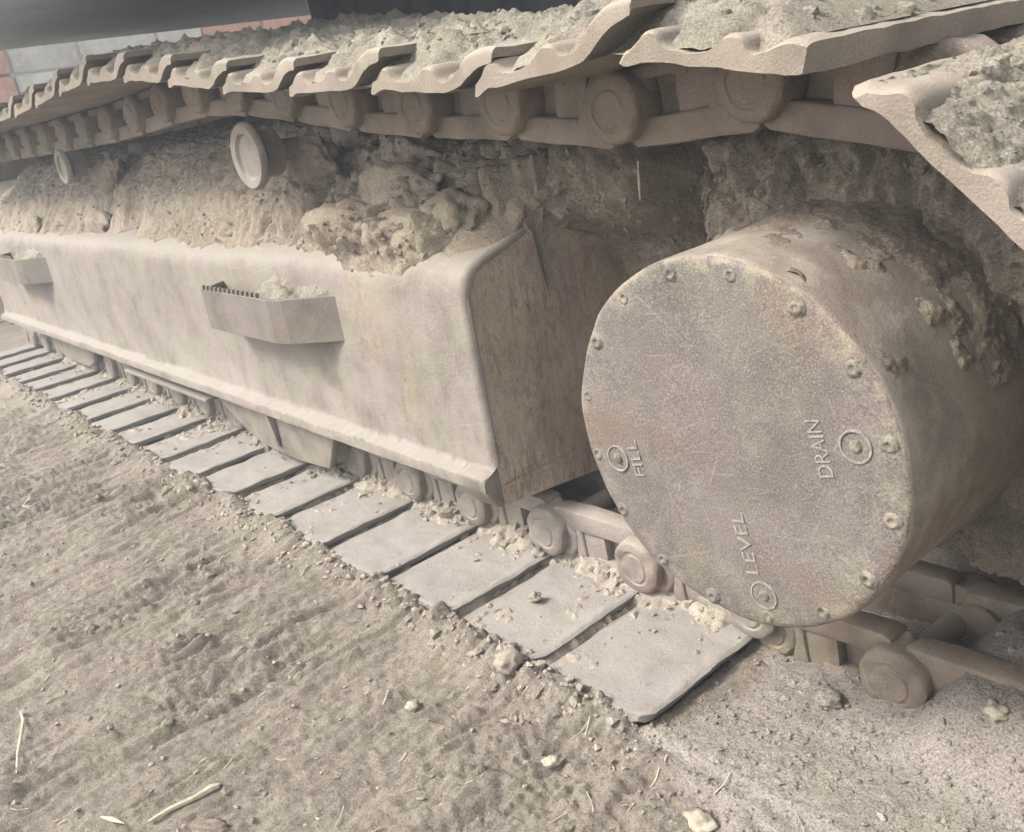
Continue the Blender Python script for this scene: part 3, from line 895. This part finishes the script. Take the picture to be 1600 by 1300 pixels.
Hh = np.where(U > 0.17, np.minimum(Hh, 0.024 + 0.5 * (0.243 - U)), Hh)
TRACK_DIRT = np.stack([U, V, zc + Hh], -1)
o = own(finish('track_dirt', grid_mesh('track_dirt', TRACK_DIRT), M['moss_dirt'], None, 180))
prop(o, None, None, None, 'stuff')

# dirt on the shoe turning down at the right
Mx = poses[len(top_tips)][0]
U, V = np.meshgrid(np.linspace(0.012, 0.20, 90), np.linspace(0.004, 0.6, 190), indexing='ij')
pr = 0.0135 + 0.010 * sstep(0.045, 0.060, U) + 0.001 * sstep(0.14, 0.15, U) - 0.016 * (1 - sstep(0.012, 0.045, U)) * (0.3 - 0.7 * sstep(0.03, 0.12, V))
inn = sstep(0.03, 0.12, V + 0.02 * fbm(U * 20, V * 10, 0, 2, 131))
Hh = (pr * (1 - inn) + (0.032 - 0.02 * (1 - sstep(0.012, 0.05, U))) * inn) + 0.006 * fbm(U * 22, V * 22, 0, 4, 133, 0.6, True) * (0.2 + 0.8 * inn) + 0.002 * fbm(U * 80, V * 80, 0, 2, 135, .6, True)
Pl = np.stack([U, V, Hh - 0.008 * (1 - sstep(0, 0.012, V - 0.006))], -1).reshape(-1, 3)
A = np.array(Mx)
Pw = (Pl @ A[:3, :3].T + A[:3, 3]).reshape(90, 190, 3)
TURN_DIRT = Pw
o = own(finish('track_dirt', grid_mesh('track_dirt_turn', Pw), M['moss_dirt'], None, 180))
prop(o, None, None, None, 'stuff')

U, V = np.meshgrid(np.linspace(-3.3, 0.02, 900), np.linspace(-0.006, 0.56, 140), indexing='ij')
ph = ((-U) % 0.19) / 0.19                                   # 0 just left of a lip, 1 under the next one
Z = -0.011 + 0.009 * fbm(U * 10, V * 10, 0, 3, 151) + 0.004 * fbm(U * 60, V * 60, 0, 3, 153, 0.65, True)
Z += 0.026 * sstep(0.175, 0.235, V + 0.03 * fbm(U * 12, V * 4, 3, 3, 155)) + 0.010 * sstep(0.25, 0.34, V)
Z -= 0.05 * sstep(-0.06, 0.0, U)
Z -= 0.012 * sstep(0.86, 1.0, ph) * sstep(0.22, 0.12, V)
BED = np.stack([U, V, Z], -1)
o = own(finish('shoe_dirt', grid_mesh('bed_dirt', BED), M['clod'], None, 180))
prop(o, None, None, None, 'stuff')

# ---- carrier rollers ---------------------------------------------------------------
def carrier(x, y, z, r):
    m = MB()
    m.lathe([(r * 0.30, 0.006), (r * 0.62, 0.006), (r * 0.66, 0.0035), (r * 0.70, 0.0), (r * 0.93, -0.002), (r, 0.003), (r, 0.010), (r * 0.80, 0.016)], (x, y, z), 'y', 48)
    d = own(m.build('carrier_roller', M['roller'], None))
    own(MB().lathe([(r * 0.5, 0.017), (r * 0.70, 0.022), (r * 0.70, 0.055), (r * 0.35, 0.06), (r * 0.28, 0.13)], (x, y, z), 'y', 32).build('roller_barrel', M['link_dark'], None), d)
    own(MB().box((x - 0.05, y + 0.20, z - 0.22), (x + 0.05, y + 0.28, z + 0.03), 0.008).build('roller_bracket', M['link'], None))
carrier(-0.955, 0.135, 0.652, 0.058)
carrier(-2.10, 0.145, 0.672, 0.046)

# ---- track rollers under the frame -----------------------------------------------
for x in (-0.46, -0.86, -1.26, -1.66, -2.06, -2.46, -2.86):
    m = MB()
    m.lathe([(0.02, -0.004), (0.030, -0.004), (0.036, 0.0), (0.055, 0.002), (0.066, 0.006), (0.070, 0.012), (0.070, 0.024), (0.058, 0.030), (0.056, 0.150), (0.070, 0.156), (0.070, 0.172), (0.03, 0.18)],
            (x, 0.205, 0.152), 'y', 32)
    own(m.build('track_roller', M['roller'], None))
    own(MB().box((x - 0.05, 0.150, 0.118), (x + 0.05, 0.202, 0.158), 0.006).build('roller_collar', M['link'], None))

# guard hanging from the frame
m = MB()
m.prism([(-1.50, 0.150), (-1.45, 0.105), (-1.35, 0.060), (-1.27, 0.034), (-1.10, 0.030), (-0.965, 0.040), (-0.925, 0.105), (-0.90, 0.150)], 0.148, 0.162, 'y', 0.004)
m.prism([(0.163, 0.150), (0.163, 0.046), (0.30, 0.046), (0.30, 0.150)], -0.985, -0.962, 'x', 0.004)
m.prism([(0.128, 0.149), (0.147, 0.149), (0.147, 0.05), (0.142, 0.05)], -1.18, -1.165, 'x', 0.002)
own(m.build('track_guard', M['roller'], None))
m = MB()
m.prism([(-3.0, 0.150), (-2.93, 0.06), (-2.86, 0.034), (-2.60, 0.034), (-2.52, 0.06), (-2.45, 0.150)], 0.170, 0.186, 'y', 0.004)
own(m.build('track_guard', M['roller'], None))

# idler at the far end
own(MB().lathe([(0.06, 0.0), (0.10, 0.0), (0.12, 0.02), (0.17, 0.02), (0.19, 0.0), (0.225, 0.0), (0.235, 0.01), (0.235, 0.12), (0.225, 0.13), (0.06, 0.13)], (IC[0], 0.235, IC[1]), 'y', 48).build('idler', M['roller'], None))

own(MB().box((-3.3, 0.66, 0.2), (-0.25, 0.92, 0.745), 0.01).build('car_body', M['shadepaint'], None))  # dark block added to keep the gap under the rail dark

# ---- body above --------------------------------------------------------------------
m = MB()
m.box((-2.42, -0.14, 1.0), (-0.78, 2.6, 1.16), 0.012)
own(m.build('slewing_platform', M['veiled_grey_paint'], None))
m = MB()
m.box((-1.955, 0.90, 0.28), (-0.2, 2.2, 1.08), 0.01)
m.box((-0.779, 0.88, 0.95), (0.9, 2.6, 1.30), 0.01)
own(m.build('centre_frame', M['shadepaint'], None))

# ================================================================== wall behind
random.seed(5)
wall = MB().box((-5.95, -2.0, -0.1), (-5.56, 5.5, 2.25)).build('wall', M['mortar'], None)
prop(wall, 'old wall of whitewashed blocks and red bricks far behind the track', 'wall')
z, row = -0.05, 0
while z < 2.1:
    h = (0.33, 0.33, 0.30, 0.24, 0.32, 0.3, 0.3, 0.3)[row]; y = -2.0 + random.uniform(0, 0.2)
    while y < 5.4:
        w = random.uniform(0.28, 0.55)
        orange = y < 0.95 and random.random() < 0.8
        if y < 0.97: orange = True; w = min(w, 0.99 - y) if 0.99 - y > 0.08 else w
        if 2.0 <= y < 2.9 and row == 4: orange, w = True, 0.42
        m = MB().box((-5.62, y + random.uniform(0.002, 0.008), z + random.uniform(0.002, 0.009)), (-5.53 + random.uniform(-0.025, 0.025), y + w - random.uniform(0.002, 0.008), z + h - random.uniform(0.002, 0.009)), 0.018)
        me = m.mesh('brick')
        o = finish('brick' if orange else 'block', me, M['brick'] if orange else M['plaster'], None, 40)
        o.parent = wall
        y += w
    z += h; row += 1
# broken red bricks lying on a ledge in front of the wall
pass

# ================================================================== loose things on the ground
def pebble_mesh(name, r, seed, sx=1, sy=1, sz=0.7, sub=3, rough=0.42):
    bm = bmesh.new()
    bmesh.ops.create_icosphere(bm, subdivisions=sub, radius=1.0)
    me = bpy.data.meshes.new(name); bm.to_mesh(me); bm.free()
    n = len(me.vertices)
    c = np.empty(n * 3); me.vertices.foreach_get('co', c); c = c.reshape(-1, 3)
    h = 1 + rough * fbm(c[:, 0] * 1.5 + seed, c[:, 1] * 1.5, c[:, 2] * 1.5, 4, seed, 0.6)
    c = c * h[:, None] * np.array([sx, sy, sz]) * r
    me.vertices.foreach_set('co', c.reshape(-1)); me.update()
    return me

def scatter(name, n, region, rmin, rmax, mat, zf, label, seed, power=2.5, accept=None):
    rng = np.random.default_rng(seed)
    base = []
    for s in range(6):
        bm = bmesh.new(); bmesh.ops.create_icosphere(bm, subdivisions=1, radius=1.0)
        V = np.array([v.co[:] for v in bm.verts]); F = np.array([[v.index for v in f.verts] for f in bm.faces]); bm.free()
        V = V * (1 + 0.55 * fbm(V[:, 0] * 1.7 + s, V[:, 1] * 1.7, V[:, 2] * 1.7, 2, s + 50))[:, None]
        base.append((V, F))
    VV, FF, off = [], [], 0
    x = rng.uniform(region[0], region[1], n); y = rng.uniform(region[2], region[3], n)
    if accept is not None:
        k = accept(x, y, rng); x, y = x[k], y[k]
    z = zf(x, y)
    r = rmin + (rmax - rmin) * rng.random(len(x)) ** power
    for i in range(len(x)):
        V, F = base[i % 6]
        a = rng.uniform(0, 6.28); c_, s_ = math.cos(a), math.sin(a)
        W = V * np.array([rng.uniform(.8, 1.4), rng.uniform(.7, 1.1), rng.uniform(.5, .85)]) * r[i]
        W = np.stack([W[:, 0] * c_ - W[:, 1] * s_, W[:, 0] * s_ + W[:, 1] * c_, W[:, 2]], 1) + np.array([x[i], y[i], z[i] + r[i] * 0.15])
        VV.append(W); FF.append(F + off); off += len(V)
    o = finish(name, mesh_np(name, np.concatenate(VV), np.concatenate(FF)), mat, None, None)
    return o

def scatter_on(P, n, rmin, rmax, mat, seed, power=3.0):
    rng = np.random.default_rng(seed)
    VV, FF, off = [], [], 0
    bm = bmesh.new(); bmesh.ops.create_icosphere(bm, subdivisions=1, radius=1.0)
    V0 = np.array([v.co[:] for v in bm.verts]); F = np.array([[v.index for v in f.verts] for f in bm.faces]); bm.free()
    base = [V0 * (1 + 0.55 * fbm(V0[:, 0] * 1.7 + q, V0[:, 1] * 1.7, V0[:, 2] * 1.7, 2, q + 70))[:, None] for q in range(6)]
    a = rng.random(n) * (P.shape[0] - 2); b = rng.random(n) * (P.shape[1] - 2)
    i, j = a.astype(int), b.astype(int)
    fa, fb = (a - i)[:, None], (b - j)[:, None]
    C = P[i, j] * (1 - fa) * (1 - fb) + P[i + 1, j] * fa * (1 - fb) + P[i, j + 1] * (1 - fa) * fb + P[i + 1, j + 1] * fa * fb
    r = rmin + (rmax - rmin) * rng.random(n) ** power
    for q in range(n):
        W = base[q % 6] * r[q] * rng.uniform(0.7, 1.25, 3)
        t = rng.uniform(0, 6.28); c_, s_ = math.cos(t), math.sin(t)
        W = np.stack([W[:, 0] * c_ - W[:, 1] * s_, W[:, 0] * s_ + W[:, 1] * c_, W[:, 2]], 1) + C[q]
        VV.append(W); FF.append(F + off); off += len(V0)
    o = own(finish('dirt_crumbs', mesh_np('dirt_crumbs', np.concatenate(VV), np.concatenate(FF)), mat, None, None))
    o['kind'] = 'stuff'
    return o
scatter_on(FRAME_MUD, 4000, 0.0008, 0.0050, M['mud'], 301, 3.5)
scatter_on(FRAME_MUD[560:, :70], 900, 0.0010, 0.0050, M['mud'], 305, 3.0)
scatter_on(HUB_MUD, 3500, 0.0008, 0.006, M['mud'], 302)
scatter_on(TRACK_DIRT[:, 6:], 9000, 0.0010, 0.0075, M['moss_dirt'], 303, 3.6)
scatter_on(TURN_DIRT[12:, 6:], 900, 0.0008, 0.0045, M['moss_dirt'], 304, 2.2)

scatter_on(BED[250:, 40:62], 1500, 0.0012, 0.011, M['clod'], 306, 3.2)
A_, Y_ = np.meshgrid(np.linspace(R(12), R(112), 160), np.linspace(0.045, 0.245, 70), indexing='ij')
q_ = fbm(A_ * 4, Y_ * 20, 0.5, 4, 311, 0.45) + 1.5 * sstep(0.10, 0.25, Y_ + 0.05 * np.cos(A_ - R(75))) - 0.25 * np.abs(A_ - R(65)) - 0.35
r_ = DR - 0.0022 + 0.0075 * sstep(-0.1, 1.3, q_) + 0.0009 * fbm(A_ * 26, Y_ * 120, 0, 3, 313, 0.6, True) * sstep(0.2, 0.7, q_)
CAKE = np.stack([DC[0] + r_ * np.cos(A_), Y_, DC[2] + r_ * np.sin(A_)], -1)
o = own(finish('caked_dirt', grid_mesh('caked_dirt', CAKE), M['mud'], None, 180), drum)
o['kind'] = 'stuff'

gh = lambda x, y: ground_h(x, y)
def away_from_track(x, y, rng): return ~((y > 0.01) & (x < 0.05))
o = scatter('gravel', 4200, (-2.2, 0.55, -0.62, 0.30), 0.0006, 0.0048, M['clod'], gh, '', 1, 3.6, away_from_track)
prop(o, 'loose crumbs of dry earth scattered over the ground', None, None, 'stuff')
def heap(x, y, rng):
    return rng.random(len(x)) < np.exp(-((y + 0.012) / 0.03) ** 2) * 0.9 + 0.02
o = scatter('earth_crumbs', 4200, (-3.2, 0.02, -0.09, 0.05), 0.0014, 0.0085, M['clod'], gh, '', 2, 3.0, heap)
prop(o, 'crumbled earth pressed along the outer ends of the track shoes', None, None, 'stuff')
o = scatter('dust_crumbs', 3200, (-0.03, 0.56, -0.22, 0.24), 0.0005, 0.0040, M['fine_dust'], gh, '', 8, 3.0, lambda x, y, rng: y > -0.28 * x - 0.06)
prop(o, 'fine crumbs in the dust at the right end of the track', None, None, 'stuff')
def rough_spots(x, y, rng):
    return (rng.random(len(x)) < 0.15 + 0.85 * (fbm(x * 3.2, y * 3.2, 1.3, 3, 61) > 0.1)) & away_from_track(x, y, rng)
o = scatter('soil_clods', 520, (-1.9, 0.30, -0.60, -0.02), 0.003, 0.013, M['ground'], lambda x, y: ground_h(x, y) - 0.004, '', 6, 2.4, rough_spots)
prop(o, 'soft half buried lumps of earth in the rough ground', None, None, 'stuff')
def plates(x, y, rng):
    d = 0.05 + 0.95 * np.exp(-((y - 0.205) / 0.035) ** 2)
    return rng.random(len(x)) < d
pz = lambda x, y: 0.001 - 0.006 * (((-x) % 0.19) / 0.19) + 0.012 * np.exp(-((y - 0.215) / 0.03) ** 2)
o = own(scatter('shoe_dirt', 3600, (-3.2, 0.0, 0.02, 0.24), 0.0006, 0.005, M['clod'], pz, '', 3, 3.6, plates))
prop(o, None, None, None, 'stuff')

# straw bits, uncountable small ones
rng = np.random.default_rng(12)
m = MB()
for k in range(170):
    x, y = rng.uniform(-1.6, 0.45), rng.uniform(-0.6, 0.02)
    a, L = rng.normal(R(100), 0.6), rng.uniform(0.006, 0.030)
    b = rng.normal(0, 0.25)
    p = []
    for s in (-0.5, 0, 0.5):
        px, py = x + L * s * math.cos(a + b * s), y + L * s * math.sin(a + b * s)
        p.append((px, py, gz(px, py) + 0.0025))
    m.tube(p, rng.uniform(0.0004, 0.0010), 4)
o = m.build('straw_litter', M['straw'], None)
prop(o, 'thin chopped straw scattered over the earth', None, None, 'stuff')

def strand(name, pts, r, mat, label, cat, lift=0.004, n=7):
    P3 = [(x, y, gz(x, y) + lift + (q[2] if len(q) > 2 else 0)) for q in pts for x, y in [q[:2]]]
    o = MB().tube(P3, r, n).build(name, mat, None)
    prop(o, label, cat)
    return o
strand('dry_stalk', [(-0.765, -0.512), (-0.735, -0.516), (-0.70, -0.528), (-0.665, -0.541), (-0.635, -0.553)], [0.0016, 0.0022, 0.0022, 0.002, 0.0012], M['straw'],
       'pale bent straw stalk curving over bare earth, largest stalk on the ground', 'straw', 0.007)
strand('wood_splinter', [(-0.387, -0.462), (-0.384, -0.435), (-0.379, -0.405), (-0.377, -0.385), (-0.376, -0.376)], [0.0018, 0.0032, 0.0038, 0.0052, 0.0040], M['wood'],
       'pale bone coloured wood splinter with one thick end lying on the earth', 'stick', 0.005)
strand('dry_leaf', [(-0.445, -0.500), (-0.425, -0.492), (-0.408, -0.483)], [0.0008, 0.0032, 0.0008], M['straw'],
       'short pointed tan leaf blade on the earth below the wood splinter', 'leaf', 0.004)
strand('dry_twig', [(-0.357, 0.012), (-0.330, -0.004), (-0.318, -0.018)], [0.0008, 0.0014, 0.0008], M['straw'],
       'thin pale straw piece lying at the corner of a track shoe', 'straw', 0.006)
m = MB()
rng = np.random.default_rng(4)
for k in range(9):
    a = R(rng.uniform(-60, 100)); L = rng.uniform(0.04, 0.10)
    p = []
    for s in (0, 0.5, 1):
        px, py = -1.66 + L * s * math.cos(a + 0.4 * s), -0.29 + L * s * math.sin(a + 0.4 * s) * 0.6
        p.append((px, py, gz(px, py) + 0.004 + 0.018 * s * (1 - s)))
    m.tube(p, [0.0018, 0.0015, 0.0006], 5)
prop(m.build('straw_tuft', M['straw'], None), 'small pale tuft of dry roots on the earth at the left', 'straw')

def stone(x, y, r, seed, label, mat='palestone', sx=1.0, sy=1.0, sz=0.7, z=None):
    me = pebble_mesh('stone', r, seed, sx, sy, sz)
    o = finish('stone', me, M[mat], None, 180)
    o.location = (x, y, (gz(x, y) if z is None else z) + r * 0.25)
    o.rotation_euler = (0, 0, seed * 1.3)
    prop(o, label, 'stone')
stone(-0.282, -0.141, 0.0085, 3, 'roundish pale stone on bare earth in front of the track shoes')
stone(0.123, -0.061, 0.013, 5, 'large cream stone on dust at the lower edge of the ground', 'palestone', 1.3, 1.0, .6)
stone(0.308, 0.181, 0.011, 7, 'small pale stone on fine dust at the right edge', 'palestone', 1.2, 1, .6)
stone(-0.062, -0.098, 0.009, 8, 'yellowish stone among crumbs below the last track shoe', 'palestone', 1.3, 0.8, .6)
stone(-0.050, -0.045, 0.0032, 9, 'tiny bright white pebble below the corner of the nearest shoe')
stone(-0.216, -0.026, 0.019, 11, 'big brown clod of earth leaning against the end of a shoe', 'clod', 1.1, 0.9, .7)
stone(-0.307, 0.103, 0.009, 13, 'dark earth clod lying on the flat face of a track shoe', 'clod', 1, 1, .8, 0.002)
stone(-0.345, 0.048, 0.0045, 15, 'small white pebble caught on the lip of a track shoe', 'palestone', 1, 1, .8, 0.004)
stone(0.130, 0.165, 0.014, 17, 'grey earth clod in the dust beside the hub cover', 'fine_dust', 1.2, 1, .6)
stone(-0.395, 0.190, 0.011, 19, 'earth clod beside the link under the frame corner', 'clod', 1, 1, .8, 0.003)
stone(-0.31, -0.415, 0.020, 21, 'long low clod of earth beside the thick end of the wood splinter', 'ground', 0.6, 1.4, .45)
# dry leaf leaning at the link on the right
me = bpy.data.meshes.new('leaf')
Lp = np.array([(0, 0, 0), (0.006, 0.002, 0.008), (0.007, 0.004, 0.018), (0.002, 0.003, 0.032), (-0.004, 0.001, 0.020), (-0.004, 0, 0.008)])
m = MB()
m._add([tuple(p) for p in Lp] + [tuple(p + np.array([0.0005, -0.0012, 0])) for p in Lp], [(0, 1, 2, 3, 4, 5), (11, 10, 9, 8, 7, 6)] + [(i, (i + 1) % 6, 6 + (i + 1) % 6, 6 + i) for i in range(6)])
o = m.build('dry_leaf', M['leaf'], None)
o.location = (0.255, 0.272, 0.012)
prop(o, 'small upright greenish dry leaf in the dust under the hub cover at the right', 'leaf')

# ================================================================== thin haze added to suggest the bluish lens veil
vm = bpy.data.materials.new('veil_haze')
vm.use_nodes = True
nn = vm.node_tree.nodes
nn.clear()
pv = nn.new('ShaderNodeVolumePrincipled')
mo = nn.new('ShaderNodeOutputMaterial')
pv.inputs['Color'].default_value = (0.84, 0.92, 1.0, 1)
pv.inputs['Density'].default_value = 0.024
pv.inputs['Anisotropy'].default_value = 0.2
vm.node_tree.links.new(pv.outputs[0], mo.inputs['Volume'])
hz = MB().box((-80, -80, -1.2), (80, 80, 2.6)).build('haze', vm, None, None)
prop(hz, None, None, None, 'stuff')
